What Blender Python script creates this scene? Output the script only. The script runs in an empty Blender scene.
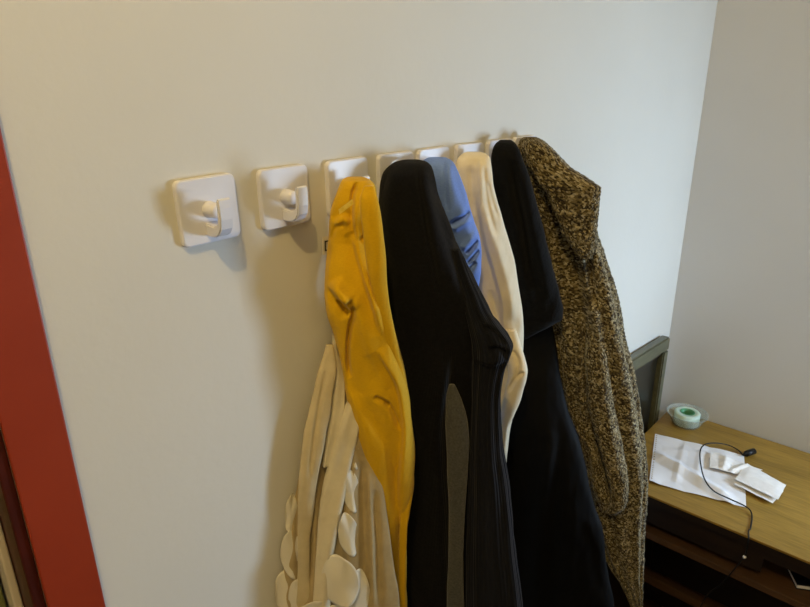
import bpy, bmesh, math
import numpy as np
from mathutils import Matrix, Vector

sc = bpy.context.scene
C = sc.collection
# ------------------------------------------------------------------ camera
FPX, PITCH, YAW, ROLL = 622.0, 19.62, 42.31, -0.565
CAM = np.array([0.0, -0.6, 1.75])
W, H = 810, 607
def _basis():
    p, a, r = map(math.radians, (PITCH, YAW, ROLL))
    fh = np.array([math.cos(a), math.sin(a), 0.0]); rt = np.array([math.sin(a), -math.cos(a), 0.0])
    F = fh*math.cos(p) - np.array([0, 0, 1.0])*math.sin(p); U = np.cross(rt, F)
    R = rt*math.cos(r) + U*math.sin(r)
    return R, np.cross(R, F), F
R_, U_, F_ = _basis()
cam_data = bpy.data.cameras.new('camera'); cam = bpy.data.objects.new('camera', cam_data); C.objects.link(cam)
cam_data.sensor_width = 36.0; cam_data.lens = FPX/W*36.0; cam_data.clip_start = 0.02
cam.matrix_world = Matrix(((R_[0], U_[0], -F_[0], CAM[0]), (R_[1], U_[1], -F_[1], CAM[1]), (R_[2], U_[2], -F_[2], CAM[2]), (0, 0, 0, 1)))
sc.camera = cam
# ------------------------------------------------------------------ world, lights, exposure
sc.view_settings.view_transform = 'Standard'; sc.view_settings.look = 'None'
sc.view_settings.exposure = 0.0; sc.view_settings.gamma = 1.0
wd = bpy.data.worlds.new('world'); sc.world = wd; wd.use_nodes = True
wd.node_tree.nodes['Background'].inputs[0].default_value = (0.5, 0.6, 0.75, 1)
wd.node_tree.nodes['Background'].inputs[1].default_value = 0.3
def area(name, loc, target, sx, sy, power, color):
    l = bpy.data.lights.new(name, 'AREA'); l.shape = 'RECTANGLE'; l.size = sx; l.size_y = sy; l.energy = power; l.color = color
    o = bpy.data.objects.new(name, l); C.objects.link(o); o.location = loc
    o.rotation_euler = (Vector(target)-Vector(loc)).to_track_quat('-Z', 'Z').to_euler(); return o
area('window_daylight', (1.87, -1.10, 1.28), (0.8, -0.30, 1.38), 0.38, 0.5, 33.5, (0.60, 0.79, 1.0))
lb = bpy.data.lights.new('ceiling_bulb', 'POINT'); lb.energy = 34.0; lb.color = (1.0, 0.70, 0.26); lb.shadow_soft_size = 0.014
lo = bpy.data.objects.new('ceiling_bulb', lb); C.objects.link(lo); lo.location = (-0.34, -0.74, 2.80)

# ------------------------------------------------------------------ helpers
def ray(u, v): return F_ + R_*((u-W/2)/FPX) - U_*((v-H/2)/FPX)
def on_y(u, v, y): r = ray(u, v); return CAM + r*((y-CAM[1])/r[1])
def on_z(u, v, z): r = ray(u, v); return CAM + r*((z-CAM[2])/r[2])
def on_x(u, v, x): r = ray(u, v); return CAM + r*((x-CAM[0])/r[0])
def project(P):
    d = P-CAM; z = d@F_
    return W/2+FPX*(d@R_)/z, H/2-FPX*(d@U_)/z
_rng = np.random.RandomState(7); _T = _rng.rand(32, 32, 32)*2-1
def vnoise(P):
    i = np.floor(P).astype(int); f = P-i; f = f*f*(3-2*f); o = np.zeros(len(P))
    for a in (0, 1):
        for b in (0, 1):
            for c in (0, 1):
                w = (f[:, 0] if a else 1-f[:, 0])*(f[:, 1] if b else 1-f[:, 1])*(f[:, 2] if c else 1-f[:, 2])
                o += w*_T[(i[:, 0]+a) % 32, (i[:, 1]+b) % 32, (i[:, 2]+c) % 32]
    return o
def catmull(pts, n):
    pts = np.array(pts, float); P = np.vstack([2*pts[0]-pts[1], pts, 2*pts[-1]-pts[-2]]); out = []
    for k in range(len(pts)-1):
        p0, p1, p2, p3 = P[k:k+4]
        for t in np.linspace(0, 1, n, endpoint=False):
            out.append(0.5*((2*p1)+(-p0+p2)*t+(2*p0-5*p1+4*p2-p3)*t*t+(-p0+3*p1-3*p2+p3)*t**3))
    out.append(pts[-1]); return np.array(out)
def pchip(xs, ys, x):                                   # smooth monotone interpolation
    xs = np.array(xs, float); ys = np.array(ys, float); h = np.diff(xs); d = np.diff(ys)/h
    m = np.zeros(len(xs)); m[0] = d[0]; m[-1] = d[-1]
    for i in range(1, len(xs)-1):
        m[i] = 0 if d[i-1]*d[i] <= 0 else 2*d[i-1]*d[i]/(d[i-1]+d[i])
    k = np.clip(np.searchsorted(xs, x)-1, 0, len(xs)-2); t = (x-xs[k])/h[k]
    t = np.clip(t, 0, 1)
    return ((1+2*t)*(1-t)**2*ys[k]+t*(1-t)**2*h[k]*m[k]+t*t*(3-2*t)*ys[k+1]+t*t*(t-1)*h[k]*m[k+1])
def mesh_obj(name, verts, faces, mat, parent=None, smooth=True, uvs=None):
    me = bpy.data.meshes.new(name); me.from_pydata([tuple(map(float, v)) for v in verts], [], faces)
    if smooth: me.polygons.foreach_set('use_smooth', [True]*len(me.polygons))
    if uvs is not None:
        ul = me.uv_layers.new(name='UVMap'); li = np.zeros(len(me.loops), int); me.loops.foreach_get('vertex_index', li)
        ul.data.foreach_set('uv', np.asarray(uvs)[li].ravel())
    me.materials.append(mat); me.update()
    o = bpy.data.objects.new(name, me); C.objects.link(o)
    if parent: o.parent = parent; o.matrix_parent_inverse = parent.matrix_world.inverted()
    return o
def bm_obj(name, bm, mat, parent=None, smooth=False):
    me = bpy.data.meshes.new(name); bm.normal_update(); bm.to_mesh(me); bm.free(); me.materials.append(mat)
    if smooth:
        me.polygons.foreach_set('use_smooth', [True]*len(me.polygons))
    o = bpy.data.objects.new(name, me); C.objects.link(o)
    if parent: o.parent = parent; o.matrix_parent_inverse = parent.matrix_world.inverted()
    return o
def box_bm(lo, hi, bev=0.0, seg=2, bm=None):
    bm = bm or bmesh.new(); r = bmesh.ops.create_cube(bm, size=1.0); vs = r['verts']
    for v in vs: v.co = Vector([(lo[i]+hi[i])/2+v.co[i]*(hi[i]-lo[i]) for i in range(3)])
    if bev:
        es = list({e for v in vs for e in v.link_edges})
        bmesh.ops.bevel(bm, geom=es, offset=bev, segments=seg, profile=0.5, affect='EDGES')
    return bm
def box(name, lo, hi, mat, parent=None, bev=0.0, seg=2): return bm_obj(name, box_bm(lo, hi, bev, seg), mat, parent)
def tube(name, pts, r, mat, parent=None, n=10, sub=8):
    P = catmull(pts, sub) if sub else np.array(pts, float); V = []; Fc = []
    rr = r if hasattr(r, '__len__') else [r]*len(P)
    up = np.array([0.13, 0.21, 0.97])
    for i, p in enumerate(P):
        t = P[min(i+1, len(P)-1)]-P[max(i-1, 0)]; t /= np.linalg.norm(t)+1e-12
        a = np.cross(t, up); a /= np.linalg.norm(a)+1e-12; b = np.cross(t, a)
        for k in range(n):
            th = 2*math.pi*k/n; V.append(p+(a*math.cos(th)+b*math.sin(th))*rr[min(i, len(rr)-1)])
    for i in range(len(P)-1):
        for k in range(n): Fc.append((i*n+k, i*n+(k+1) % n, (i+1)*n+(k+1) % n, (i+1)*n+k))
    Fc.append(tuple(range(n-1, -1, -1))); Fc.append(tuple((len(P)-1)*n+k for k in range(n)))
    return mesh_obj(name, V, Fc, mat, parent)
def lathe(name, prof, c, mat, parent=None, n=48, closed=False):
    V = []; Fc = []; m = len(prof)
    for r, z in prof:
        for k in range(n):
            th = 2*math.pi*k/n; V.append((c[0]+r*math.cos(th), c[1]+r*math.sin(th), c[2]+z))
    for i in range(m if closed else m-1):
        j = (i+1) % m
        for k in range(n): Fc.append((i*n+k, i*n+(k+1) % n, j*n+(k+1) % n, j*n+k))
    return mesh_obj(name, V, Fc, mat, parent)
def empty(name, loc): o = bpy.data.objects.new(name, None); C.objects.link(o); o.location = [float(a) for a in loc]; o.empty_display_size = 0.05; bpy.context.view_layer.update(); return o
def tag(o, label, cat, group=None):
    o['label'] = label; o['category'] = cat
    if group: o['group'] = group
    return o
def struct(o): o['kind'] = 'structure'; return o

# ------------------------------------------------------------------ materials
def lin(c): return tuple(((x/255)/12.92 if x/255 <= 0.04045 else ((x/255+0.055)/1.055)**2.4) for x in c)+(1,)
class MB:
    def __init__(s, name, rough=0.6, spec=0.5):
        s.m = bpy.data.materials.new(name); s.m.use_nodes = True; s.t = s.m.node_tree; s.b = s.t.nodes['Principled BSDF']
        s.b.inputs['Roughness'].default_value = rough; s.b.inputs['Specular IOR Level'].default_value = spec
    def n(s, typ, **kw):
        x = s.t.nodes.new(typ)
        for k, v in kw.items():
            if k in x.inputs: x.inputs[k].default_value = v
            else: setattr(x, k, v)
        return x
    def l(s, a, b): s.t.links.new(a, b)
def noise_mat(name, cols, scale=5.0, detail=4, rough=0.6, spec=0.3, bump=0.0, bscale=None, stretch=(1, 1, 1), coord='Object', stops=None, bdist=0.002, sheen=0.0, metallic=0.0):
    M = MB(name, rough, spec); tc = M.n('ShaderNodeTexCoord'); mp = M.n('ShaderNodeMapping'); mp.inputs['Scale'].default_value = stretch
    M.l(tc.outputs[coord], mp.inputs[0]); nz = M.n('ShaderNodeTexNoise', Scale=scale, Detail=detail); M.l(mp.outputs[0], nz.inputs['Vector'])
    cr = M.n('ShaderNodeValToRGB'); e = cr.color_ramp.elements
    k = len(cols); st = stops or [0.3+0.4*i/max(1, k-1) for i in range(k)]
    e[0].position = st[0]; e[0].color = lin(cols[0]); e[1].position = st[-1] if k > 1 else 1; e[1].color = lin(cols[-1])
    for i in range(1, k-1): q = e.new(st[i]); q.color = lin(cols[i])
    M.l(nz.outputs['Fac'], cr.inputs[0]); M.l(cr.outputs[0], M.b.inputs['Base Color'])
    M.b.inputs['Metallic'].default_value = metallic
    if sheen: M.b.inputs['Sheen Weight'].default_value = sheen; M.b.inputs['Sheen Roughness'].default_value = 0.5
    if bump:
        n2 = M.n('ShaderNodeTexNoise', Scale=bscale or scale, Detail=5); M.l(mp.outputs[0], n2.inputs['Vector'])
        bp = M.n('ShaderNodeBump', Strength=bump, Distance=bdist); M.l(n2.outputs['Fac'], bp.inputs['Height']); M.l(bp.outputs[0], M.b.inputs['Normal'])
    return M.m
def rib_mat(name, cols, freq, rough=0.9, bump=0.6, dist=0.001, vfreq=0.0, sheen=0.1, spec=0.15):
    """woven or knitted cloth: fine ribs along the length from the UV map (metres)"""
    M = MB(name, rough, spec); uv = M.n('ShaderNodeTexCoord'); mp = M.n('ShaderNodeMapping'); mp.inputs['Scale'].default_value = (freq, vfreq or freq, 1)
    M.l(uv.outputs['UV'], mp.inputs[0])
    w = M.n('ShaderNodeTexWave', Scale=1.0, Distortion=0.6, Detail=1.0); M.l(mp.outputs[0], w.inputs['Vector'])
    nz = M.n('ShaderNodeTexNoise', Scale=1.3, Detail=3); M.l(mp.outputs[0], nz.inputs['Vector'])
    cr = M.n('ShaderNodeValToRGB'); e = cr.color_ramp.elements; e[0].position = 0.3; e[0].color = lin(cols[0]); e[1].position = 0.7; e[1].color = lin(cols[1])
    M.l(nz.outputs['Fac'], cr.inputs[0]); M.l(cr.outputs[0], M.b.inputs['Base Color'])
    ad = M.n('ShaderNodeMath', operation='ADD'); M.l(w.outputs['Fac'], ad.inputs[0]); M.l(nz.outputs['Fac'], ad.inputs[1])
    bp = M.n('ShaderNodeBump', Strength=bump, Distance=dist); M.l(ad.outputs[0], bp.inputs['Height']); M.l(bp.outputs[0], M.b.inputs['Normal'])
    M.b.inputs['Sheen Weight'].default_value = sheen
    return M.m
def knit_mat(name, flip=False):
    """chunky marled knit in olive brown, tan and cream yarn"""
    M = MB(name, 0.95, 0.1); uv = M.n('ShaderNodeTexCoord'); mp = M.n('ShaderNodeMapping'); mp.inputs['Scale'].default_value = (1, 0.62, 1)
    M.l(uv.outputs['UV'], mp.inputs[0])
    vo = M.n('ShaderNodeTexVoronoi', Scale=540.0); M.l(mp.outputs[0], vo.inputs['Vector'])
    sp = M.n('ShaderNodeSeparateColor'); M.l(vo.outputs['Color'], sp.inputs[0])
    big = M.n('ShaderNodeTexNoise', Scale=110.0, Detail=3); M.l(mp.outputs[0], big.inputs['Vector'])
    mx = M.n('ShaderNodeMath', operation='MULTIPLY_ADD'); mx.inputs[1].default_value = 0.62; M.l(sp.outputs[0], mx.inputs[0]); 
    m2 = M.n('ShaderNodeMath', operation='MULTIPLY'); m2.inputs[1].default_value = 0.38; M.l(big.outputs['Fac'], m2.inputs[0]); M.l(m2.outputs[0], mx.inputs[2])
    cr = M.n('ShaderNodeValToRGB'); e = cr.color_ramp.elements
    e[0].position = 0.0; e[0].color = lin((30, 24, 16)); e[1].position = 1.0; e[1].color = lin((196, 188, 160))
    for p, c in ((0.32, (50, 42, 30)), (0.47, (90, 78, 50)), (0.62, (128, 116, 82)), (0.80, (172, 164, 138))): q = e.new(p); q.color = lin(c)
    M.l(mx.outputs[0], cr.inputs[0]); M.l(cr.outputs[0], M.b.inputs['Base Color'])
    bp = M.n('ShaderNodeBump', Strength=1.0, Distance=0.0014); inv = M.n('ShaderNodeMath', operation='SUBTRACT'); inv.inputs[0].default_value = 1.0
    vd = M.n('ShaderNodeMath', operation='MULTIPLY'); vd.inputs[1].default_value = 1.0; M.l(vo.outputs['Distance'], vd.inputs[0]); M.l(vd.outputs[0], inv.inputs[1])
    M.l(inv.outputs[0], bp.inputs['Height']); M.l(bp.outputs[0], M.b.inputs['Normal'])
    M.b.inputs['Sheen Weight'].default_value = 0.2
    return M.m
def wood_mat(name, c1, c2, scale=3.0, stretch=(1, 0.12, 1), rough=0.4, spec=0.4):
    M = MB(name, rough, spec); tc = M.n('ShaderNodeTexCoord'); mp = M.n('ShaderNodeMapping'); mp.inputs['Scale'].default_value = stretch
    M.l(tc.outputs['Object'], mp.inputs[0])
    nz = M.n('ShaderNodeTexNoise', Scale=scale*9, Detail=6, Roughness=0.65, Distortion=0.4); M.l(mp.outputs[0], nz.inputs['Vector'])
    n2 = M.n('ShaderNodeTexNoise', Scale=scale*60, Detail=3); M.l(mp.outputs[0], n2.inputs['Vector'])
    ad = M.n('ShaderNodeMath', operation='MULTIPLY_ADD'); ad.inputs[1].default_value = 0.35; M.l(n2.outputs['Fac'], ad.inputs[0])
    m = M.n('ShaderNodeMath', operation='MULTIPLY'); m.inputs[1].default_value = 0.65; M.l(nz.outputs['Fac'], m.inputs[0]); M.l(m.outputs[0], ad.inputs[2])
    cr = M.n('ShaderNodeValToRGB'); e = cr.color_ramp.elements; e[0].position = 0.36; e[0].color = lin(c1); e[1].position = 0.62; e[1].color = lin(c2)
    M.l(ad.outputs[0], cr.inputs[0]); M.l(cr.outputs[0], M.b.inputs['Base Color'])
    return M.m

m_wall = noise_mat('painted_plaster', [(212, 210, 203), (217, 215, 208)], scale=3, rough=0.75, spec=0.2, bump=0.25, bscale=60, bdist=0.0015)
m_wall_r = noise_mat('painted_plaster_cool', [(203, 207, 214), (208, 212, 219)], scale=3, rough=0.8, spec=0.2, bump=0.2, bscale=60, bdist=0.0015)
m_ceil = noise_mat('white_ceiling_paint', [(220, 218, 210), (226, 224, 218)], scale=3, rough=0.9)
m_floor = wood_mat('dark_floorboards', (48, 34, 24), (70, 50, 36), 2.0)
m_red = noise_mat('red_gloss_paint', [(143, 50, 25), (150, 55, 29)], scale=9, rough=0.45, spec=0.35, bump=0.15, bscale=40)
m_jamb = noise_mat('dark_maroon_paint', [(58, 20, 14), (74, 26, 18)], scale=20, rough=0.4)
m_green = noise_mat('olive_green_paint', [(104, 108, 62), (116, 118, 72)], scale=8, rough=0.5)
m_cream_paint = noise_mat('cream_bead_paint', [(196, 184, 166), (206, 196, 178)], scale=8, rough=0.5)
m_plastic = noise_mat('white_plastic', [(216, 217, 228), (220, 221, 232)], scale=30, rough=0.3, spec=0.5)
m_yellow = rib_mat('mustard_jersey', [(200, 156, 4), (208, 164, 7)], 420, rough=0.75, bump=0.25, dist=0.0006, sheen=0.15)
m_gold = noise_mat('gold_satin', [(224, 190, 60), (240, 214, 96)], scale=200, rough=0.25, spec=0.6)
m_label = noise_mat('white_label', [(214, 208, 190), (222, 216, 200)], scale=100, rough=0.6)
m_ink = noise_mat('dark_ink', [(40, 36, 30), (50, 46, 40)], scale=100, rough=0.6)
m_navy = rib_mat('navy_black_knit', [(12, 12, 15), (20, 20, 24)], 200, rough=0.95, bump=0.5, dist=0.0008, sheen=0.05, spec=0.08)
m_navy_rib = rib_mat('navy_ribbed_knit', [(12, 13, 19), (22, 24, 33)], 90, rough=0.9, bump=0.6, dist=0.0015, vfreq=3, sheen=0.05, spec=0.1)
m_grey = noise_mat('charcoal_grey_fleece', [(54, 54, 52), (72, 72, 68)], scale=300, rough=0.9, bump=0.5, bscale=400, sheen=0.2)
m_blue = rib_mat('cornflower_blue_jersey', [(108, 138, 214), (118, 150, 224)], 420, rough=0.75, bump=0.25, dist=0.0006, sheen=0.1)
m_cream = noise_mat('cream_cotton', [(222, 211, 184), (230, 220, 196)], scale=40, rough=0.8, bump=0.4, bscale=120, sheen=0.1)
m_black = noise_mat('black_fleece', [(11, 11, 12), (18, 18, 19)], scale=120, rough=0.9, bump=0.5, bscale=250, spec=0.1, sheen=0.04)
m_satin = noise_mat('black_satin', [(7, 7, 8), (11, 11, 13)], scale=20, rough=0.7, spec=0.1, bump=0.3, bscale=30)
m_knit = knit_mat('marled_knit_yarn')
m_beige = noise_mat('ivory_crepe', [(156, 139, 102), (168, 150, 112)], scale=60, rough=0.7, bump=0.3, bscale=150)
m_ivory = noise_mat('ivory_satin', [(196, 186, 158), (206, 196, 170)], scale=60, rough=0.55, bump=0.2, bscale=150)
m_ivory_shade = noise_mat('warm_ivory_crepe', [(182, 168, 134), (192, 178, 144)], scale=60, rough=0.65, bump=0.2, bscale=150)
def petal_mat():
    M = MB('ivory_sheer_petal', 0.45, 0.4); M.b.inputs['Base Color'].default_value = lin((232, 226, 208))
    M.b.inputs['Alpha'].default_value = 0.74; nz = M.n('ShaderNodeTexNoise', Scale=150.0, Detail=3); bp = M.n('ShaderNodeBump', Strength=0.2, Distance=0.001)
    M.l(nz.outputs['Fac'], bp.inputs['Height']); M.l(bp.outputs[0], M.b.inputs['Normal']); return M.m
m_petal = petal_mat()
m_desk = wood_mat('oak_veneer', (120, 93, 36), (156, 123, 54), 3.0, (1, 0.10, 1), rough=0.35, spec=0.4)
m_dark = wood_mat('dark_stained_wood', (26, 18, 13), (40, 28, 20), 3.0)
m_shelf = wood_mat('brown_shelf_wood', (66, 46, 30), (84, 60, 40), 3.0)
m_frame = wood_mat('grey_green_frame_wood', (74, 74, 56), (98, 98, 76), 4.0, (0.2, 1, 1), rough=0.35, spec=0.5)
m_panel = noise_mat('dark_olive_panel', [(20, 19, 14), (32, 30, 22)], scale=12, rough=0.3, spec=0.5)
m_paper = noise_mat('white_paper', [(226, 226, 230), (234, 234, 238)], scale=20, rough=0.7, spec=0.2)
m_paper_b = noise_mat('off_white_paper', [(226, 224, 222), (236, 234, 232)], scale=60, rough=0.7, spec=0.2)
m_pencil = noise_mat('faint_grey_print', [(176, 176, 186), (190, 190, 198)], scale=60, rough=0.7)
m_cable = noise_mat('black_rubber', [(14, 14, 15), (20, 20, 21)], scale=60, rough=0.45)
m_mint = noise_mat('mint_tape', [(140, 196, 168), (150, 204, 176)], scale=60, rough=0.4)
m_mint_side = noise_mat('pale_mint_tape_edge', [(196, 220, 206), (204, 226, 214)], scale=300, rough=0.5)
m_core = noise_mat('green_tape_core', [(84, 150, 110), (94, 160, 120)], scale=60, rough=0.4)
def glass_mat():
    M = MB('clear_plastic', 0.08, 0.6); M.b.inputs['Base Color'].default_value = lin((196, 208, 206)); M.b.inputs['Alpha'].default_value = 0.32; return M.m
m_clear = glass_mat()
m_book = noise_mat('dark_blue_cover', [(14, 18, 30), (20, 26, 40)], scale=30, rough=0.35)

# ------------------------------------------------------------------ room
XC, YB, XL, ZC = 1.889, -3.0, -1.6, 3.0
bm = box_bm((0.115, 0, 0), (XC+0.1, 0.12, ZC)); box_bm((XL, 0, 2.06), (0.115, 0.12, ZC), bm=bm); box_bm((XL, 0, 0), (-0.72, 0.12, 2.06), bm=bm)
struct(bm_obj('wall_front', bm, m_wall))
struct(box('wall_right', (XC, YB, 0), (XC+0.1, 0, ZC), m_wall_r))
struct(box('wall_back', (XL, YB-0.1, 0), (XC+0.1, YB, ZC), m_wall))
struct(box('wall_left', (XL-0.1, YB, 0), (XL, 0.12, ZC), m_wall))
struct(box('floor', (XL-0.1, YB-0.1, -0.1), (XC+0.1, 0.3, 0), m_floor))
struct(box('ceiling', (XL-0.1, YB-0.1, ZC), (XC+0.1, 0.3, ZC+0.1), m_ceil))
# door frame with its leaf
d = empty('door_1', (-0.3, 0, 0)); struct(d)
bm = box_bm((0.117, -0.006, 0.0), (0.168, 0.0, 2.12), 0.0015); box_bm((-0.77, -0.006, 2.06), (0.117, 0.0, 2.12), 0.0015, bm=bm); box_bm((-0.77, -0.006, 0), (-0.72, 0.0, 2.06), 0.0015, bm=bm)
bm_obj('casing', bm, m_red, d)
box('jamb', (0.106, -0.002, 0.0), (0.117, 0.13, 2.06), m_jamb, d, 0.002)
bm = box_bm((-0.71, 0.065, 0.005), (0.095, 0.105, 2.05), 0.002)
bm_obj('leaf', bm, m_green, d)
box('edge_bead', (0.0975, 0.040, 0.005), (0.1055, 0.11, 2.05), m_cream_paint, d, 0.002)

# ------------------------------------------------------------------ wall hooks
HX = [0.311, 0.412, 0.513, 0.604, 0.686, 0.774, 0.858, 0.935]; ZT = 1.6585; PW = 0.070
def rounded_plate():
    bm = bmesh.new(); r = 0.007; pts = []
    for cx, cz, a0 in ((PW/2-r, PW/2-r, 0), (-PW/2+r, PW/2-r, 90), (-PW/2+r, -PW/2+r, 180), (PW/2-r, -PW/2+r, 270)):
        for k in range(7): a = math.radians(a0+15*k); pts.append((cx+r*math.cos(a), cz+r*math.sin(a)))
    prof = [(0.0, 1.0), (-0.0045, 1.0), (-0.006, 0.985), (-0.0066, 0.955)]
    rings = [[bm.verts.new((x*s, y, z*s)) for x, z in pts] for y, s in prof]; n = len(pts)
    for a, b in zip(rings, rings[1:]):
        for k in range(n): bm.faces.new((a[k], a[(k+1) % n], b[(k+1) % n], b[k]))
    bm.faces.new(list(reversed(rings[0]))); bm.faces.new(rings[-1]); bmesh.ops.recalc_face_normals(bm, faces=bm.faces)
    return bm
def hook_bm():
    # side profile of the J: a saddle from the plate foot curving out into the upright tab
    out = [(-0.006, -0.026), (-0.015, -0.0265), (-0.024, -0.0255), (-0.031, -0.022), (-0.0355, -0.016), (-0.0372, -0.006), (-0.0377, 0.006), (-0.0373, 0.0145), (-0.0355, 0.0160),
           (-0.0330, 0.0145), (-0.0325, 0.004), (-0.0318, -0.006), (-0.030, -0.0105), (-0.027, -0.0125), (-0.021, -0.0140), (-0.014, -0.0135), (-0.006, -0.0125)]
    bm = bmesh.new(); hw = 0.0078
    a = [bm.verts.new((-hw, y, z)) for y, z in out]; b = [bm.verts.new((hw, y, z)) for y, z in out]; n = len(out)
    for k in range(n): bm.faces.new((a[k], a[(k+1) % n], b[(k+1) % n], b[k]))
    bm.faces.new(list(reversed(a))); bm.faces.new(b); bmesh.ops.recalc_face_normals(bm, faces=bm.faces)
    bmesh.ops.bevel(bm, geom=[e for e in bm.edges if abs(e.verts[0].co.x-e.verts[1].co.x) < 1e-6], offset=0.0012, segments=2, affect='EDGES')
    return bm
def post_bm():
    bm = bmesh.new(); n = 28; prof = [(-0.005, 0.0098), (-0.008, 0.0088), (-0.014, 0.0082), (-0.019, 0.0080), (-0.0215, 0.0070), (-0.0225, 0.004)]
    rings = [[bm.verts.new((r*math.cos(2*math.pi*k/n), y, r*math.sin(2*math.pi*k/n)+0.001)) for k in range(n)] for y, r in prof]
    for a, b in zip(rings, rings[1:]):
        for k in range(n): bm.faces.new((a[k], a[(k+1) % n], b[(k+1) % n], b[k]))
    bm.faces.new(rings[-1]); bm.faces.new(list(reversed(rings[0]))); bmesh.ops.recalc_face_normals(bm, faces=bm.faces); return bm
proto = empty('wall_hook', (0, 0, 0))
bm_obj('plate', rounded_plate(), m_plastic, proto); bm_obj('hook_arm', hook_bm(), m_plastic, proto); bm_obj('post', post_bm(), m_plastic, proto, True)
HL = ['white square wall hook, empty, nearest the red door frame', 'empty white square wall hook between the leftmost hook and the mustard cardigan',
      'white square wall hook holding the mustard yellow cardigan', 'white square wall hook behind the top of the navy black sweater',
      'white square wall hook behind the top of the blue shirt', 'white square wall hook behind the top of the cream garment',
      'white square wall hook behind the rounded top of the black fleece', 'rightmost white square wall hook, nearly hidden by the marled knit cardigan']
for i, x in enumerate(HX):
    if i == 0: h = proto
    else:
        h = proto.copy(); C.objects.link(h)
        for ch in list(proto.children):
            c = ch.copy(); C.objects.link(c); c.parent = h
    h.location = (x+PW/2, 0, ZT-PW/2); tag(h, HL[i], 'wall hook', 'row of adhesive wall hooks')
    h.rotation_euler = (0, math.radians([-1.5, -0.5, -0.3, 0.4, -0.5, 0.8, 0, 0.4][i]), 0)

# ------------------------------------------------------------------ hanging clothes
def cloth(name, rows, mat, parent=None, gap=None, hit=None, thick=0.45, bmax=0.035, N=150, M=320, creases=(), folds=(), nz=0.0015, seed=0.0, toward=0.0, power=2.3, fine=0.0, closed_bottom=True, twist=0.0):
    """a bundle of hanging cloth lofted through level sections.  rows: (v, left, right) outline in photo pixels;
    gap: how far its wall-side edge stands off the wall, by row; hit: or the x its middle hangs at"""
    rows = sorted(rows); vs = np.array([r[0] for r in rows], float)
    s = np.linspace(0, 1, M); s = np.where(s < 0.12, 0.12*(s/0.12)**1.7, s)
    vv = vs[0]+(vs[-1]-vs[0])*s
    L = pchip(vs, [r[1] for r in rows], vv); R = pchip(vs, [r[2] for r in rows], vv)
    V = []; UV = []; FC = []; DN = []; per = []
    for k in range(M):
        u = (L[k]+R[k])/2; r = ray(u, vv[k])
        if hit is not None:
            x = np.interp(vv[k], [q[0] for q in hit], [q[1] for q in hit]); P = CAM+r*(x/r[0])
        else:
            g = np.interp(vv[k], [q[0] for q in gap], [q[1] for q in gap])
            A = on_y(L[k], vv[k], -g)
            rh = np.array([r[1], -r[0], 0]); rh /= np.linalg.norm(rh)
            # middle of the section: on the ray, with A at its wall-side end
            Mx = np.array([[r[0], -rh[0]], [r[1], -rh[1]]]); t, a0 = np.linalg.solve(Mx, (A-CAM)[:2]); P = CAM+r*t
        d = np.array([r[0], r[1], 0]); d /= np.linalg.norm(d); rh = np.array([d[1], -d[0], 0])
        tw = toward if not hasattr(toward, '__len__') else np.interp(vv[k], [q[0] for q in toward], [q[1] for q in toward])
        if tw: P = CAM+(P-CAM)*(1-tw/np.linalg.norm((P-CAM)[:2]))
        a = (R[k]-L[k])/2*((P-CAM)@F_)/FPX
        b = max(0.004, min(bmax, a*thick*2 if thick > 0.5 else bmax*min(1, a*thick/bmax*2)))
        th = np.linspace(0, 2*math.pi, N, endpoint=False)
        ct, st = np.cos(th), np.sin(th)
        ex = np.sign(ct)*np.abs(ct)**(2/power); ey = np.sign(st)*np.abs(st)**(2/power)
        V.append(P+np.outer(ex*a, rh)+np.outer(ey*b, d)); DN.append(np.outer(ct/max(a, .004)*b, rh)+np.outer(st, d)); FC.append(-st)
        per.append(a*2+b*2); UV.append(np.stack([th/(2*math.pi), np.full(N, -P[2])], 1))
    V = np.vstack(V); D = np.vstack(DN); D /= np.linalg.norm(D, axis=1)[:, None]+1e-9; face = np.hstack(FC); UV = np.vstack(UV); UV[:, 0] *= 1.45*float(np.mean(per))
    sv = np.repeat(np.linspace(0, 1, M), N); th = np.tile(np.linspace(0, 2*math.pi, N, endpoint=False), M)
    edge = np.clip(sv/0.06, 0, 1)
    disp = np.zeros(len(V))
    for amp, k, ph, dr in folds: disp += amp*np.sin(k*th+ph+dr*sv*6)*np.clip(sv*4, 0, 1)
    if nz:
        q = V*np.array([55, 55, 16])+seed; disp += nz*(vnoise(q)+0.5*vnoise(q*2.1+9))*edge
    if fine:
        disp += fine*vnoise(V*np.array([330, 330, 260])+seed)
    V = V+D*disp[:, None]
    pu, pv = project(V); fr = np.clip(face, 0, 1)**0.35
    hd = V-CAM; hd[:, 2] = 0; hd /= np.linalg.norm(hd, axis=1)[:, None]
    move = np.zeros(len(V)); sel = np.where(face > 0.02)[0]
    for kind, pts, h, w, Wd in creases:
        pl = catmull(pts, 6); A = pl[:-1]; B = pl[1:]; AB = B-A; L2 = (AB**2).sum(1)
        x = np.stack([pu[sel], pv[sel]], 1)
        lo = pl.min(0)-3*Wd; hi = pl.max(0)+3*Wd; near = np.where(((x > lo) & (x < hi)).all(1))[0]
        if not len(near): continue
        X = x[near][:, None, :]-A[None]; t = np.clip((X*AB[None]).sum(2)/L2, 0, 1); dv = X-t[..., None]*AB[None]; dd = np.sqrt((dv**2).sum(2)); j = dd.argmin(1)
        i = np.arange(len(near)); dist = dd[i, j]; sg = np.sign(AB[j, 0]*dv[i, j, 1]-AB[j, 1]*dv[i, j, 0]); tt = (j+t[i, j])/len(A)
        tp = np.clip(np.minimum(tt, 1-tt)*6, 0, 1)**0.7
        sd = -sg*dist                                    # positive on the left of travel (to the right of a line drawn downwards)
        if kind == 'step': m = h*np.tanh(sd/w)*np.exp(-(dist/Wd)**2)
        else: m = (-h if kind == 'groove' else h)*np.exp(-(dist/w)**2)
        move[sel[near]] += m*tp
    V = V-hd*(move*fr)[:, None]
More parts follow.
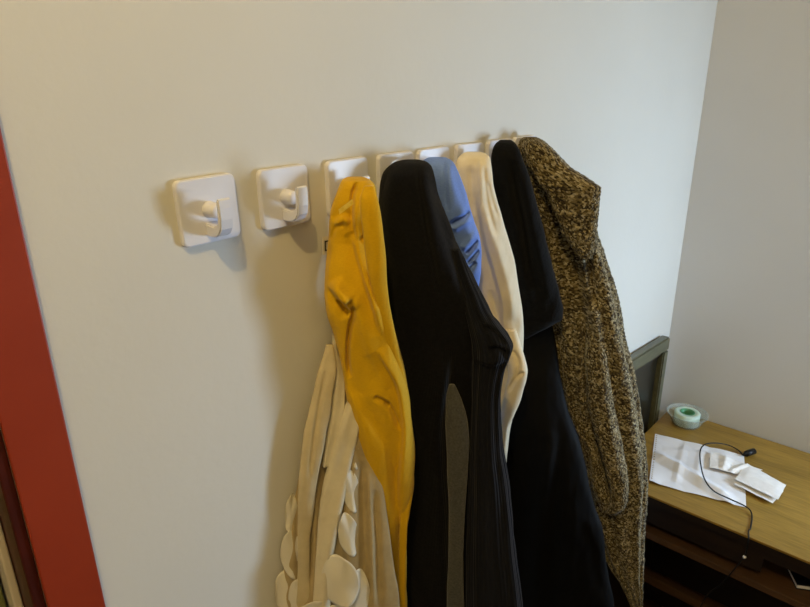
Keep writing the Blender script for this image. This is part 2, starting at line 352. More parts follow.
    V[:, 1] = np.minimum(V[:, 1], -0.0035)
    Fc = []
    for i in range(M-1):
        for k in range(N): Fc.append((i*N+k, (i+1)*N+k, (i+1)*N+(k+1) % N, i*N+(k+1) % N))
    Fc.append(tuple(range(N)))
    if closed_bottom: Fc.append(tuple((M-1)*N+k for k in range(N-1, -1, -1)))
    return mesh_obj(name, V, Fc, mat, parent, uvs=UV)

# --- ivory garment with petals, under the mustard cardigan
iv = empty('petal_top', on_y(330, 400, -0.01)); tag(iv, 'ivory garment with round sheer petals hanging half hidden behind the mustard cardigan', 'garment')
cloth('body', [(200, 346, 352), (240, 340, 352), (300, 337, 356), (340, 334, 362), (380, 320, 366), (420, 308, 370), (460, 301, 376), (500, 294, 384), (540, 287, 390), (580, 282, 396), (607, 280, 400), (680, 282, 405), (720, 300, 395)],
      m_beige, iv, gap=[(0, 0.006), (700, 0.006)], thick=0.2, bmax=0.010, creases=[
      ('step', [(327, 350), (322, 400), (316, 440), (312, 500), (312, 560), (308, 607)], 0.006, 2, 12), ('step', [(352, 395), (338, 430), (330, 470), (326, 520), (318, 607)], 0.008, 2, 14),
      ('groove', [(335, 360), (331, 400), (318, 440), (311, 500), (306, 540)], 0.006, 3, 8), ('step', [(352, 420), (350, 470), (345, 520), (345, 600)], 0.006, 2, 12),
      ('groove', [(332, 320), (334, 370), (338, 420)], 0.004, 2, 8), ('groove', [(300, 470), (297, 520), (300, 600)], 0.004, 3, 8), ('groove', [(362, 460), (364, 520), (366, 607)], 0.006, 4, 8), ('groove', [(374, 490), (377, 540), (380, 607)], 0.005, 3, 8), ('ridge', [(368, 470), (371, 530), (373, 607)], 0.004, 3, 8)], nz=0.0012, seed=3.1)
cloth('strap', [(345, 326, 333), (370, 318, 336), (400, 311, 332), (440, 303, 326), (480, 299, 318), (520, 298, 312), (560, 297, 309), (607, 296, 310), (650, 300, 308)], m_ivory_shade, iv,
      gap=[(0, 0.012), (700, 0.014)], thick=0.2, bmax=0.006, N=70, M=160, toward=0.012, creases=[('groove', [(326, 370), (317, 420), (309, 480)], 0.003, 2, 6)])
def body_hit(u, v, toward):
    """a point on the garment's hanging sheet, brought forward by a little"""
    L = np.interp(v, [350, 380, 420, 460, 500, 540, 580, 607], [325, 318, 308, 301, 294, 287, 282, 280]); A = on_y(L, v, -0.006)
    c = ray((L+385)/2, v); rh = np.array([c[1], -c[0], 0]); rh /= np.linalg.norm(rh); r = ray(u, v)
    t = np.linalg.solve(np.array([[r[0], -rh[0]], [r[1], -rh[1]]]), (A-CAM)[:2])[0]
    P = CAM+r*t; d = np.array([r[0], r[1], 0]); d /= np.linalg.norm(d); return P-d*toward, d
def strip(name, rows, mat, parent, toward):
    """soft folded strip lying over the sheet; rows (v, left, right)"""
    vs = np.array([r[0] for r in rows], float); vv = np.linspace(vs[0], vs[-1], 120); L = pchip(vs, [r[1] for r in rows], vv); R = pchip(vs, [r[2] for r in rows], vv)
    V = []; n = 40
    for k in range(len(vv)):
        P, d = body_hit((L[k]+R[k])/2, vv[k], toward); a = (R[k]-L[k])/2*((P-CAM)@F_)/FPX; rh = np.array([d[1], -d[0], 0])
        for q in range(n):
            th = 2*math.pi*q/n; w = 1+0.25*math.sin(3*th+vv[k]*0.02)
            V.append(P+rh*a*math.cos(th)+d*0.007*w*math.sin(th))
    V = np.array(V); V[:, 1] = np.minimum(V[:, 1], -0.004)
    Fc = [(i*n+q, (i+1)*n+q, (i+1)*n+(q+1) % n, i*n+(q+1) % n) for i in range(len(vv)-1) for q in range(n)]+[tuple(range(n)), tuple((len(vv)-1)*n+q for q in range(n-1, -1, -1))]
    return mesh_obj(name, V, Fc, mat, parent)
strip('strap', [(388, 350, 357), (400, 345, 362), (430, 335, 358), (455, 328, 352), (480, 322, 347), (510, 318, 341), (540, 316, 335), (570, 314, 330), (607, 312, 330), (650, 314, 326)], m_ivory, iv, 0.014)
strip('strap', [(330, 332, 337), (350, 331, 341), (375, 332, 345), (400, 330, 345), (430, 326, 338), (460, 322, 330)], m_ivory, iv, 0.012)
def petal(u, v, ru, rv, toward, rot, parent, yaw=0):
    c, d = body_hit(u, v, toward); rh = np.array([d[1], -d[0], 0]); dep = (c-CAM)@F_; V = []; Fc = []; K = 10; n = 36
    yw = math.radians(yaw); ax = rh*math.cos(yw)+d*math.sin(yw); nn = d*math.cos(yw)-rh*math.sin(yw)
    a, b = ru*dep/FPX/math.cos(yw), rv*dep/FPX; r = math.radians(rot); seed = u*0.1
    for layer in (0, 1):
        for i in range(K+1):
            q = i/K
            for k in range(n):
                th = 2*math.pi*k/n; X = a*q*math.cos(th)*(1+0.12*math.sin(th)*-1); Z = b*q*math.sin(th)*(1+0.04*math.sin(2*th+seed))
                X, Z = X*math.cos(r)-Z*math.sin(r), X*math.sin(r)+Z*math.cos(r)
                Y = 0.004*(X/a)**2 + 0.0022*math.sin(3*th+seed)*q*q + 0.0012*math.sin(5*th+seed*2)*q**3 + (0.0004 if layer else 0)
                p = c+ax*X+np.array([0, 0, Z])+nn*(Y+Z*0.12); p[1] = min(p[1], -0.0038-0.0004*(1-layer)); V.append(p)
    m = (K+1)*n
    for i in range(K):
        for k in range(n):
            f = (i*n+k, i*n+(k+1) % n, (i+1)*n+(k+1) % n, (i+1)*n+k); Fc.append(f); Fc.append(tuple(m+j for j in reversed(f)))
    for k in range(n): j = K*n+k; j2 = K*n+(k+1) % n; Fc.append((j, j2, m+j2, m+j))
    o = mesh_obj('petal', V, Fc, m_petal, parent); o['label'] = 'round sheer ivory petal'; return o
for u, v, ru, rv, tw, rot, yaw in [(357, 586, 13, 27, 0.016, -4, 10), (339, 568, 19, 30, 0.026, 4, -8), (349, 526, 10, 24, 0.018, 6, 20), (352, 484, 8, 23, 0.016, 2, 25), (313, 602, 17, 16, 0.024, 0, 0), (336, 612, 18, 20, 0.020, -8, 5),
                                  (293, 553, 12, 26, 0.004, 3, 10), (285, 590, 13, 22, 0.004, 0, -6), (300, 596, 11, 24, 0.008, 6, 8), (291, 512, 7, 20, 0.004, -8, 10), (355, 450, 5, 14, 0.014, 4, 20)]:
    petal(u, v, ru, rv, tw, rot, iv, yaw)

# --- mustard cardigan
ye = empty('mustard_cardigan', on_y(352, 185, -0.02)); tag(ye, 'mustard yellow knitted cardigan hanging twisted from the third hook', 'cardigan')
cloth('body', [(177.5, 346, 364), (180, 342, 370), (186, 339, 375), (200, 334, 378), (215, 331, 380), (240, 329, 384), (270, 325, 386), (290, 324, 387), (310, 327, 390), (330, 333, 394), (350, 338, 399), (370, 342, 404), (390, 345, 408),
      (410, 349, 411), (430, 352, 413), (450, 356, 415), (480, 362, 415), (510, 369, 410), (540, 377, 407), (570, 384, 406), (607, 391, 407), (650, 396, 408), (690, 400, 407)],
      m_yellow, ye, gap=[(178, 0.020), (240, 0.014), (400, 0.03), (700, 0.05)], thick=0.45, bmax=0.026, N=220, M=560, nz=0.0014, toward=0.010, seed=1.7, fine=0.0002, creases=[
      ('groove', [(357, 182), (353, 196), (352, 212), (353, 228), (356, 244)], 0.010, 2.2, 8),
      ('step', [(353, 190), (351, 215), (354, 245), (362, 275), (372, 305), (380, 335)], 0.006, 2.0, 12),
      ('step', [(333, 222), (343, 217), (351, 222)], -0.005, 1.6, 8),
      ('groove', [(331, 240), (336, 228), (346, 225)], 0.004, 2.5, 8),
      ('groove', [(359, 242), (364, 238), (370, 234)], 0.005, 2.5, 6),
      ('step', [(362, 215), (372, 245), (380, 275), (384, 305)], 0.004, 3, 10),
      ('groove', [(370, 262), (374, 285), (380, 305)], 0.004, 2.5, 10),
      ('step', [(328, 285), (336, 296), (346, 306), (352, 313)], 0.007, 1.8, 9),
      ('ridge', [(333, 280), (341, 292), (349, 302)], 0.009, 6, 9), ('groove', [(338, 300), (343, 309), (350, 316)], 0.006, 2.5, 9),
      ('groove', [(351, 300), (353, 316), (349, 335), (348, 360), (350, 378)], 0.010, 2.0, 8),
      ('step', [(351, 296), (360, 330), (366, 350), (376, 372), (384, 392)], 0.003, 4, 14),
      ('ridge', [(366, 275), (376, 305), (386, 335), (397, 365), (404, 395)], 0.004, 7, 14),
      ('step', [(376, 350), (386, 366), (396, 385), (401, 410), (403, 440), (398, 480), (397, 520)], 0.006, 2.0, 14),
      ('groove', [(386, 404), (393, 414), (400, 432)], 0.005, 2.2, 8),
      ('groove', [(374, 398), (382, 402), (390, 408)], 0.006, 2.2, 8),
      ('step', [(342, 350), (350, 385), (362, 410), (376, 432), (386, 450), (390, 470), (392, 510), (394, 560)], -0.004, 4, 14),
      ('ridge', [(352, 395), (362, 430), (374, 470), (384, 520)], 0.003, 8, 14),
      ('groove', [(400, 455), (398, 500), (402, 560)], 0.004, 3, 10)])
cloth('side_panel', [(186, 364, 374), (200, 360, 378), (230, 362, 383), (260, 366, 386), (300, 374, 389), (330, 380, 394), (360, 388, 401), (390, 394, 407), (420, 400, 412), (450, 404, 415), (490, 402, 413), (530, 399, 407.5), (580, 398, 406), (640, 399, 407), (680, 401, 406)], m_yellow, ye,
      gap=[(0, 0.085), (300, 0.095), (600, 0.1)], thick=0.3, bmax=0.012, toward=-0.012, N=80, M=240, nz=0.001, seed=8)
# satin neck label and the little size label at the edge
def ribbon(name, quad, mat, parent, th=0.0006):
    q = [np.array(p) for p in quad]; n = np.cross(q[1]-q[0], q[3]-q[0]); n /= np.linalg.norm(n)
    V = [p for p in q]+[p+n*th for p in q]
    return mesh_obj(name, V, [(0, 1, 2, 3), (7, 6, 5, 4), (0, 4, 5, 1), (1, 5, 6, 2), (2, 6, 7, 3), (3, 7, 4, 0)], mat, parent, smooth=False)
ribbon('neck_label', [on_y(u, v, y) for u, v, y in ((338.5, 209.5, -0.070), (352.5, 199, -0.083), (353.5, 204, -0.083), (339.5, 214.5, -0.070))], m_gold, ye)['label'] = 'gold satin neck label'
sl = ribbon('size_label', [on_y(u, v, -0.014) for u, v in ((322.5, 237), (330, 235.5), (330, 254), (323, 255))], m_label, ye); sl['label'] = 'small white size label with dark mark'
for pts in (((324.6, 241), (328.6, 240.2), (328.6, 241.6), (324.7, 242.3)), ((324.6, 241), (325.8, 240.8), (326, 251), (324.9, 251.2)), ((324.9, 249.8), (328.8, 249.2), (328.8, 250.6), (324.9, 251.2))):
    ribbon('printed_mark', [on_y(u, v, -0.0155) for u, v in pts], m_ink, sl, 0.0002)

# --- navy black sweater
na = empty('navy_sweater', on_y(408, 170, -0.02)); tag(na, 'navy black knitted sweater with broad folded shoulder between mustard cardigan and blue shirt', 'sweater')
cloth('body', [(160, 402, 420), (162, 395, 427), (166, 389, 431), (175, 382, 434), (190, 379, 438), (210, 378, 445), (240, 379, 456), (260, 380, 465), (280, 382, 475), (300, 384, 485), (320, 386, 494), (340, 388, 494), (365, 392, 492),
      (400, 398, 491), (440, 402, 492), (500, 402, 502), (560, 402, 512), (607, 402, 518), (680, 405, 522), (720, 420, 505)],
      m_navy, na, gap=[(160, 0.014), (300, 0.02), (720, 0.03)], thick=0.3, bmax=0.036, N=200, M=460, nz=0.0018, seed=4.4, fine=0.0003, creases=[
      ('step', [(424, 166), (432, 190), (440, 225), (452, 260), (466, 295), (478, 320)], -0.006, 4, 16), ('groove', [(418, 163), (420, 190), (428, 240), (440, 300)], 0.005, 3, 14), ('step', [(392, 168), (386, 200), (388, 260), (394, 330)], 0.003, 6, 14),
      ('step', [(452, 350), (448, 390), (443, 430), (446, 500), (448, 607)], -0.010, 3, 16), ('step', [(476, 395), (472, 450), (468, 520), (466, 607)], 0.010, 3, 16),
      ('groove', [(484, 400), (486, 460), (492, 540), (496, 607)], 0.004, 3, 8), ('groove', [(478, 420), (478, 500), (480, 607)], 0.004, 3, 8)])
cloth('lining', [(385, 449, 455), (400, 446, 462), (420, 445, 468), (445, 446, 470), (470, 447, 468), (510, 449, 465), (560, 448, 463), (607, 447, 464), (680, 448, 464)], m_grey, na,
      hit=[(0, 0.63), (700, 0.63)], thick=0.3, bmax=0.010, N=70, M=180, toward=0.022, nz=0.001)['label'] = 'charcoal grey inner fold'
cloth('sleeve', [(250, 452, 460), (270, 455, 469), (290, 460, 479), (310, 464, 489), (325, 467, 501), (335, 469, 509), (345, 471, 513), (353, 472, 511), (362, 473, 507), (375, 473, 503), (400, 472, 500), (440, 470, 502), (480, 469, 508), (540, 467, 514), (607, 466, 522), (680, 470, 524)],
      m_navy_rib, na, hit=[(250, 0.655), (330, 0.665), (400, 0.66), (700, 0.66)], thick=0.4, bmax=0.020, N=110, M=340, toward=0.012, nz=0.0014, seed=2.2, folds=[(0.0012, 9, 0, 0.3)], creases=[
      ('groove', [(484, 326), (494, 334), (504, 344)], 0.006, 2.5, 8), ('ridge', [(488, 320), (500, 330), (510, 342)], 0.004, 3, 8),
      ('groove', [(488, 352), (498, 350), (508, 356)], 0.008, 3.0, 8), ('step', [(476, 360), (490, 366), (506, 362)], 0.005, 3, 8)])

# --- blue shirt
bl = empty('blue_shirt', on_y(440, 165, -0.02)); tag(bl, 'cornflower blue jersey shirt bunched between navy sweater and cream garment', 'shirt')
cloth('body', [(157.5, 428, 446), (160, 424, 451), (166, 420, 456), (178, 418, 461), (195, 420, 467), (215, 424, 472), (235, 430, 478), (255, 436, 481), (270, 440, 481), (283, 446, 479), (300, 450, 477), (340, 452, 474), (400, 455, 475), (450, 458, 474)],
      m_blue, bl, gap=[(157, 0.018), (300, 0.02), (500, 0.03)], thick=0.28, bmax=0.022, N=180, M=340, nz=0.0014, seed=6.0, creases=[
      ('groove', [(447, 160), (446, 175), (446, 195), (448, 212)], 0.005, 2.0, 8), ('step', [(449, 160), (456, 185), (466, 212), (474, 240)], -0.003, 3, 10),
      ('groove', [(470, 212), (464, 217), (455, 222), (450, 226)], 0.009, 2.2, 8), ('ridge', [(472, 219), (462, 224), (453, 230)], 0.005, 3, 8),
      ('groove', [(478, 240), (472, 248), (466, 254)], 0.008, 2.2, 8), ('groove', [(479, 250), (473, 258), (467, 265)], 0.007, 2.0, 8), ('ridge', [(479, 230), (470, 240), (462, 250)], 0.005, 3.5, 8),
      ('groove', [(476, 262), (470, 270), (466, 276)], 0.006, 2.0, 8), ('groove', [(434, 165), (438, 190), (446, 225)], 0.003, 4, 8)])

# --- cream garment
cr = empty('cream_cardigan', on_y(473, 160, -0.02)); tag(cr, 'cream cotton garment hanging between blue shirt and black fleece', 'cardigan')
cloth('body', [(152, 466, 481), (154, 462, 486), (158, 458, 490), (168, 456, 492), (180, 456, 493), (200, 458, 497), (220, 462, 503), (240, 466, 509), (260, 470, 514), (280, 473, 518), (300, 475, 521), (320, 477, 523), (340, 480, 523.5),
      (355, 482, 523), (372, 484, 521), (400, 486, 516), (440, 488, 508), (480, 488, 506), (560, 490, 508)],
      m_cream, cr, gap=[(152, 0.012), (300, 0.02), (600, 0.03)], thick=0.3, bmax=0.026, N=180, M=400, nz=0.0014, seed=5.2, creases=[
      ('step', [(479, 158), (479, 180), (478, 205), (484, 240), (494, 275), (500, 300), (502, 330)], 0.005, 1.6, 12), ('groove', [(484, 165), (486, 190), (490, 215), (496, 235)], 0.004, 2.5, 8),
      ('groove', [(470, 165), (472, 190), (474, 215)], 0.003, 3, 8), ('ridge', [(484, 205), (492, 232), (502, 260), (510, 290), (514, 320)], 0.006, 5, 10), ('groove', [(490, 290), (498, 320), (504, 350)], 0.005, 3, 8),
      ('groove', [(488, 180), (492, 200), (499, 220)], 0.003, 2, 8)])
cloth('hem', [(330, 506, 516), (345, 505, 521), (360, 507, 525), (370, 508, 527), (378, 508, 526), (388, 506, 523), (400, 503, 520), (415, 501, 514), (430, 500, 508), (450, 500, 506)], m_cream, cr,
      hit=[(330, 0.838), (460, 0.838)], thick=0.45, bmax=0.014, N=90, M=160, nz=0.0012, toward=0.008, seed=9.0, creases=[('groove', [(512, 350), (518, 362), (516, 378)], 0.005, 2, 6), ('groove', [(524, 372), (515, 380), (508, 392)], 0.005, 2, 6)])

# --- black fleece and the satin coat under it
bf = empty('black_fleece', on_y(505, 150, -0.02)); tag(bf, 'black fleece with a rounded hood-like top hanging over the black satin coat', 'fleece')
cloth('body', [(140, 500, 511), (143, 496, 515), (149, 493, 519), (160, 491, 523), (175, 491, 528), (200, 493, 536), (220, 496, 541), (240, 500, 546), (260, 505, 551), (280, 509, 556), (295, 512, 559.5), (308, 514, 562.5), (316, 515, 562), (320, 515, 557), (326, 515, 547), (332, 515, 536), (338, 516, 527)],
      m_black, bf, gap=[(140, 0.014), (300, 0.02)], thick=0.25, bmax=0.024, N=160, M=340, nz=0.0015, seed=2.0, creases=[
      ('groove', [(512, 160), (516, 190), (522, 220), (528, 255), (532, 290)], 0.010, 4, 14), ('step', [(520, 170), (526, 210), (536, 255), (546, 300)], 0.006, 4, 14), ('step', [(505, 175), (508, 215), (520, 270), (526, 310)], 0.006, 5, 14)])
sa = empty('satin_coat', on_y(515, 160, -0.02)); tag(sa, 'long black satin coat hanging below the black fleece, beside the marled knit cardigan', 'coat')
cloth('body', [(165, 508, 514), (190, 506, 526), (230, 510, 537), (270, 514, 547), (310, 516, 550), (340, 515, 555), (380, 508, 561), (408, 504, 567), (430, 501, 576), (460, 498, 584), (500, 497, 593), (520, 497, 600), (560, 498, 605), (590, 498, 611), (607, 499, 612), (680, 502, 612), (760, 510, 605)],
      m_satin, sa, gap=[(165, 0.012), (320, 0.014), (760, 0.04)], thick=0.22, bmax=0.032, N=200, M=420, nz=0.0012, seed=7.7, toward=-0.012, creases=[
      ('ridge', [(552, 430), (545, 490), (538, 550), (534, 620)], 0.006, 7, 16), ('groove', [(562, 400), (558, 470), (553, 540), (552, 620)], 0.004, 6, 16), ('groove', [(530, 420), (524, 500), (520, 607)], 0.004, 8, 16),
      ('ridge', [(576, 500), (572, 540), (570, 590)], 0.003, 6, 12), ('step', [(584, 520), (596, 550), (602, 590)], 0.003, 4, 10)])

# --- marled knit cardigan
kn = empty('knit_cardigan', on_y(530, 150, -0.02)); tag(kn, 'chunky marled brown and cream knit cardigan on the last hook, above the desk', 'cardigan')
cloth('body', [(137, 524, 536), (139, 521, 541), (143, 518, 547), (150, 515, 553), (160, 514, 562), (175, 516, 572), (195, 520, 582), (215, 525, 590), (240, 532, 598), (260, 536, 605), (280, 540, 611), (300, 544, 616), (330, 550, 622), (360, 556, 629), (400, 564, 637), (440, 572, 642), (480, 582, 644),
      (520, 592, 642.5), (552, 603, 641), (572, 612, 641), (590, 624, 641), (607, 632, 641.5), (650, 636, 642), (690, 638, 642)],
      m_knit, kn, hit=[(137, 0.958), (180, 0.985), (240, 1.03), (400, 1.09), (607, 1.13), (700, 1.13)], thick=0.24, bmax=0.034, N=240, M=560, nz=0.0018, seed=0.4, fine=0.0016, folds=[(0.0030, 9, 0.5, 0.25)], creases=[
      ('groove', [(590, 225), (588, 250), (592, 285), (596, 310)], 0.016, 4, 12), ('step', [(584, 215), (580, 250), (586, 290), (592, 330), (598, 370)], 0.010, 4, 18),
      ('groove', [(560, 270), (568, 310), (576, 345)], 0.008, 4, 12), ('groove', [(573, 250), (580, 300), (586, 350)], 0.006, 4, 12), ('ridge', [(606, 290), (616, 350), (626, 420), (634, 480)], 0.006, 7, 12)])
cloth('collar', [(140, 526, 538), (145, 522, 548), (152, 523, 556), (160, 526, 563), (168, 530, 572), (175, 534, 583), (181, 538, 592), (187, 542, 600), (192, 546, 599.5), (205, 552, 598.5), (220, 558, 597), (235, 564, 596), (248, 572, 594), (258, 580, 592)], m_knit, kn,
      hit=[(137, 0.962), (188, 0.99), (260, 1.02)], thick=0.25, bmax=0.014, N=160, M=240, toward=0.026, nz=0.001, fine=0.0016, seed=3.0, creases=[
      ('groove', [(580, 190), (578, 215), (580, 240)], 0.004, 2.5, 8), ('groove', [(588, 190), (587, 215), (588, 238)], 0.004, 2.5, 8), ('groove', [(572, 188), (570, 212), (573, 236)], 0.004, 2.5, 8)])['label'] = 'wide ribbed collar flap'
cloth('sleeve', [(250, 553, 562), (280, 556, 576), (310, 558, 584), (340, 560, 589), (370, 563, 591), (400, 566, 591), (415, 570, 590), (430, 576, 592), (445, 586, 598), (465, 590, 604), (485, 592, 609), (500, 597, 612), (511, 601, 609)], m_knit, kn,
      hit=[(250, 1.03), (340, 1.06), (400, 1.085), (520, 1.10)], thick=0.4, bmax=0.022, N=150, M=340, toward=[(250, -0.03), (300, 0.0), (380, 0.030), (520, 0.034)], nz=0.0018, fine=0.0016, seed=5.0, creases=[
      ('step', [(572, 300), (576, 350), (578, 400), (584, 430)], 0.006, 3, 12), ('groove', [(582, 320), (584, 360), (585, 400)], 0.005, 3, 12)])
cloth('sleeve_fold', [(300, 590, 598), (330, 587, 602), (360, 586, 607), (400, 587, 613), (420, 591, 617), (440, 597, 621), (460, 603, 624.5), (480, 608, 627.5), (495, 611, 628), (505, 610, 625), (512, 606, 617)], m_knit, kn,
      hit=[(300, 1.05), (340, 1.06), (400, 1.085), (520, 1.10)], thick=0.45, bmax=0.020, N=120, M=300, toward=[(300, 0.0), (380, 0.028), (520, 0.034)], nz=0.0018, fine=0.0016, seed=6.0, creases=[
      ('ridge', [(602, 380), (611, 430), (619, 480)], 0.004, 5, 12)])

# ------------------------------------------------------------------ framed panel by the desk
fp = empty('framed_panel', (1.58, -0.02, 0.6)); tag(fp, 'grey-green wooden framed dark panel standing against the wall beside the desk', 'frame')
def slanted(name, quad, y0, y1, mat, parent, bev=0.0):
    bm = bmesh.new(); a = [bm.verts.new((x, y0, z)) for x, z in quad]; b = [bm.verts.new((x, y1, z)) for x, z in quad]; n = len(quad)
    bm.faces.new(a); bm.faces.new(list(reversed(b)))
    for k in range(n): bm.faces.new((a[k], b[k], b[(k+1) % n], a[(k+1) % n]))
    bmesh.ops.recalc_face_normals(bm, faces=bm.faces)
    if bev: bmesh.ops.bevel(bm, geom=list(bm.edges), offset=bev, segments=2, affect='EDGES')
    return bm_obj(name, bm, mat, parent)
x0, x1, zb, zt0, zt1 = 1.24, 1.808, 0.35, 1.062, 1.022
fw = 0.042
slanted('backing', [(x0+0.01, zb+0.01), (x1-0.01, zb+0.01), (x1-0.01, zt1-0.01), (x0+0.01, zt0-0.01)], -0.012, -0.004, m_panel, fp)
slanted('rail', [(x0, zt0-fw), (x1, zt1-fw), (x1, zt1), (x0, zt0)], -0.030, -0.0035, m_frame, fp, 0.004)
slanted('rail', [(x0, zb), (x1, zb), (x1, zb+fw), (x0, zb+fw)], -0.030, -0.0035, m_frame, fp, 0.004)
slanted('stile', [(x1-0.034, zb+fw), (x1, zb+fw), (x1, zt1-fw+0.001), (x1-0.034, zt1-fw+0.003)], -0.030, -0.0035, m_frame, fp, 0.004)
slanted('stile', [(x0, zb+fw), (x0+0.034, zb+fw), (x0+0.034, zt0-fw-0.002), (x0, zt0-fw)], -0.030, -0.0035, m_frame, fp, 0.004)
slanted('inner_moulding', [(x0+0.034, zt0-fw-0.012), (x1-0.034, zt1-fw-0.010), (x1-0.034, zt1-fw), (x0+0.034, zt0-fw-0.001)], -0.022, -0.0125, m_panel, fp, 0.002)

# ------------------------------------------------------------------ desk
DX0, DX1, DY0, DY1 = 1.40, 1.884, -1.35, -0.036
dk = empty('desk', (1.64, -0.7, 0)); tag(dk, 'oak veneered desk with dark open front standing along the right wall', 'desk')
bm = box_bm((DX0, DY0, 0.744), (DX1, DY1, 0.75), 0.001); bm_obj('desktop', bm, m_desk, dk)
bm = box_bm((DX0+0.003, DY0, 0.726), (DX1, DY1, 0.7445)); bm_obj('edge_trim', bm, m_dark, dk)
box('side_panel', (DX0+0.02, DY1-0.02, 0.0), (DX1-0.005, DY1, 0.732), m_dark, dk, 0.001)
box('side_panel', (DX0+0.02, DY0, 0.0), (DX1-0.005, DY0+0.02, 0.732), m_dark, dk, 0.001)
box('back_panel', (DX1-0.02, DY0+0.02, 0.0), (DX1-0.005, DY1-0.02, 0.73), m_dark, dk)
bm = box_bm((DX0+0.022, -0.43, 0.652), (DX0+0.036, DY1-0.02, 0.7315)); box_bm((DX0+0.022, DY0+0.02, 0.692), (DX0+0.036, -0.43, 0.7315), bm=bm); bm_obj('apron', bm, m_dark, dk)
box('shelf', (DX0+0.010, DY0+0.02, 0.612), (DX1-0.02, DY1-0.02, 0.630), m_shelf, dk, 0.001)
box('foot_rail', (DX0+0.235, DY0+0.02, 0.27), (DX0+0.27, DY1-0.02, 0.30), m_shelf, dk, 0.002)
# dark notebook on the shelf
nb = empty('notebook', (1.590, -0.570, 0.631)); tag(nb, 'dark notebook with pale page edges lying on the shelf under the desktop', 'notebook')
nb.rotation_euler = (0, 0, math.radians(30)); bpy.context.view_layer.update()
def local(name, lo, hi, mat, parent, bev=0.0):
    o = box(name, lo, hi, mat, None, bev); o.parent = parent; return o
local('cover', (-0.09, -0.13, 0.012), (0.09, 0.13, 0.014), m_book, nb, 0.0005); local('cover', (-0.09, -0.13, 0.0), (0.09, 0.13, 0.002), m_book, nb, 0.0005); local('pages', (-0.088, -0.128, 0.002), (0.088, 0.128, 0.012), m_paper, nb)

# tape in its clear dish
bc = (1.818, -0.108, 0.7505)
ds = lathe('clear_dish', [(0.0, 0.0), (0.036, 0.0), (0.040, 0.002), (0.047, 0.018), (0.056, 0.036), (0.060, 0.038), (0.060, 0.040), (0.055, 0.039), (0.045, 0.019), (0.038, 0.004), (0.034, 0.0025), (0.0, 0.0025)], bc, m_clear)
tag(ds, 'round clear plastic dish on the desk corner holding a tape roll', 'dish')
tp = empty('tape_roll', (bc[0], bc[1], bc[2]+0.004)); tag(tp, 'mint green roll of adhesive tape sitting inside the clear dish', 'tape')
lathe('tape', [(0.021, 0.004), (0.035, 0.004), (0.0365, 0.0055), (0.0365, 0.040), (0.035, 0.0415), (0.021, 0.0415)], bc, m_mint_side, tp, closed=True)
lathe('core', [(0.0185, 0.0042), (0.0212, 0.0042), (0.0212, 0.0425), (0.0185, 0.0425)], bc, m_core, tp, closed=True)['label'] = 'green inner core'

# ------------------------------------------------------------------ papers
def sheet(name, corners, mat, z, nu=50, nv=50, amp=0.003, creases=(), holes=False, parent=None, seed=0.0, lift=()):
    """thin crumpled sheet over four table-plane corners (in order round the sheet)"""
    q = [np.array(c, float) for c in corners]; a, b = np.meshgrid(np.linspace(0, 1, nu), np.linspace(0, 1, nv), indexing='ij'); a = a.ravel(); b = b.ravel()
    P = (1-a)[:, None]*((1-b)[:, None]*q[0]+b[:, None]*q[3])+a[:, None]*((1-b)[:, None]*q[1]+b[:, None]*q[2])
    N3 = np.stack([a*4+seed, b*4+seed, a*0+seed], 1); h = np.abs(vnoise(N3))*amp+np.abs(vnoise(N3*2.3+5))*amp*0.5
    for (p0, p1, hh, w) in creases:
        p0 = np.array(p0); p1 = np.array(p1); d = p1-p0; L = np.linalg.norm(d); d = d/L; X = np.stack([a, b], 1)-p0; t = X@d; s = X@np.array([-d[1], d[0]])
        h += hh*np.maximum(0, 1-np.abs(s)/w)*np.clip(np.minimum(t, L-t)/0.15, 0, 1)
    for (ca, cb, hh, w) in lift: h += hh*np.exp(-(((a-ca)**2+(b-cb)**2)/w**2))
    P[:, 2] = z+0.0006+h
    idx = lambda i, j: i*nv+j
    skip = set()
    if holes:
        for i in range(2, nu-2, 3): skip.add((i, 1))
    Fc = []; m = nu*nv
    V = np.vstack([P, P-np.array([0, 0, 0.0003])])
    for i in range(nu-1):
        for j in range(nv-1):
            if (i, j) in skip: continue
            f = (idx(i, j), idx(i+1, j), idx(i+1, j+1), idx(i, j+1)); Fc.append(f); Fc.append(tuple(m+k for k in reversed(f)))
    return mesh_obj(name, V, Fc, mat, parent)
tz = 0.7502
PQ = lambda pts, z=tz: [on_z(u, v, z) for u, v in pts]
# corners: A left back, B right back, Cc right front, D left front
s1 = sheet('paper_sheet', PQ([(655, 434), (649, 483), (746, 508), (744, 456)]), m_paper, tz, 70, 70, 0.0035, holes=True, creases=[((0.42, 0.0), (0.97, 0.9), 0.014, 0.12), ((0.0, 0.35), (0.95, 0.28), 0.004, 0.06), ((0.05, 0.55), (0.7, 0.5), 0.004, 0.06), ((0.3, 0.1), (0.1, 0.9), 0.004, 0.08)], lift=[(1.0, 0.0, 0.006, 0.15)], seed=2.0)
tag(s1, 'large creased white notepad sheet with torn punched edge lying on the desk', 'paper')
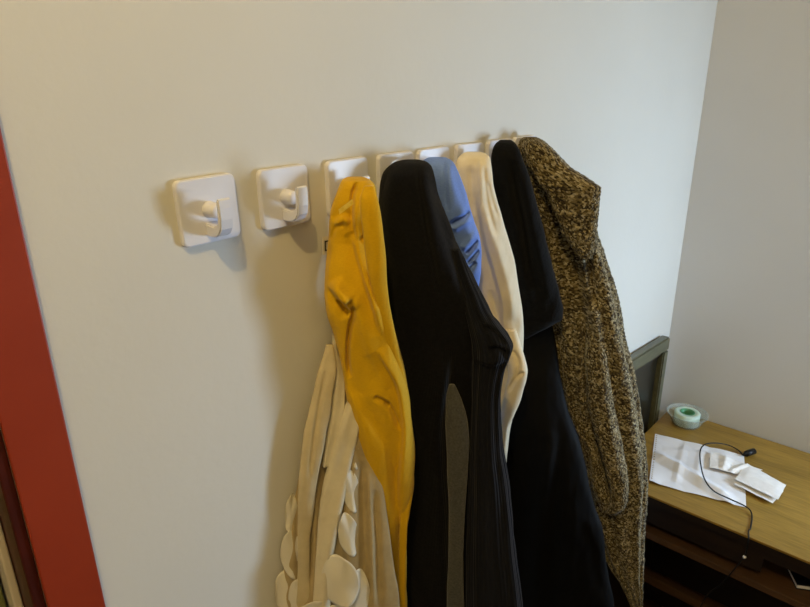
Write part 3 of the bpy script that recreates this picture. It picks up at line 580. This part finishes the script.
# punched holes along the torn edge, as small dark specks of desk showing through
e0, e1 = on_z(657.5, 437, tz), on_z(652.5, 480, tz)
s2 = sheet('folded_note', PQ([(710, 454), (709, 471), (737, 478), (762, 474), ]), m_paper_b, tz+0.010, 30, 30, 0.003, creases=[((0.0, 0.3), (1.0, 0.45), 0.008, 0.15), ((0.0, 0.75), (1.0, 0.7), 0.006, 0.12)], seed=4.0)
tag(s2, 'small crumpled white note lying on the large creased sheet, under the cable loop', 'paper')
s3 = empty('folded_receipt', on_z(760, 485, tz)); tag(s3, 'folded white printed slip at the right edge of the large creased sheet', 'paper')
sheet('upper_leaf', PQ([(746, 468), (734, 484), (777, 505), (785, 490)]), m_paper_b, tz+0.014, 30, 30, 0.001, creases=[((0.5, 0.0), (0.5, 1.0), 0.004, 0.5)], seed=6.0, parent=s3)
sheet('lower_leaf', PQ([(742, 472), (734, 487), (772, 506), (783, 494)]), m_paper_b, tz+0.007, 30, 30, 0.0015, seed=7.0, parent=s3)

# ------------------------------------------------------------------ cable
cz = 0.757
path = [on_z(u, v, z) for u, v, z in ((743, 455, 0.757), (738, 450, 0.757), (728, 445, 0.765), (714, 443, 0.775), (704, 445, 0.776), (700, 452, 0.774), (701, 466, 0.772), (705, 480, 0.768), (714, 491, 0.764), (730, 499, 0.762), (743, 505, 0.760), (750, 510, 0.756), (752, 517, 0.7525))]
path += [on_z(750.5, 528, 0.7525), np.array([1.418, -0.39, 0.7525]), np.array([1.396, -0.396, 0.750]), np.array([1.392, -0.398, 0.725]), np.array([1.390, -0.397, 0.702]), np.array([1.386, -0.380, 0.65]), np.array([1.385, -0.362, 0.60]), np.array([1.40, -0.33, 0.52]), np.array([1.44, -0.31, 0.35]), np.array([1.42, -0.35, 0.10]), np.array([1.38, -0.42, 0.004]), np.array([1.3, -0.5, 0.003])]
cb = empty('cable', path[0]); tag(cb, 'thin black cable looping over the papers and hanging off the desk front', 'cable')
tube('cord', path, 0.0017, m_cable, cb)
pa, pb = on_z(743, 455, 0.758), on_z(754, 451, 0.760)
tube('plug', [pa, pa+(pb-pa)*0.25, pa+(pb-pa)*0.3, pb], [0.003, 0.0045, 0.0085, 0.0085], m_cable, cb, sub=0)
lathe('inline_stud', [(0.0, 0.0035), (0.003, 0.003), (0.0042, 0.0), (0.003, -0.003), (0.0, -0.0035)], (1.389, -0.397, 0.70), m_plastic, cb, n=16)['label'] = 'tiny white stud'
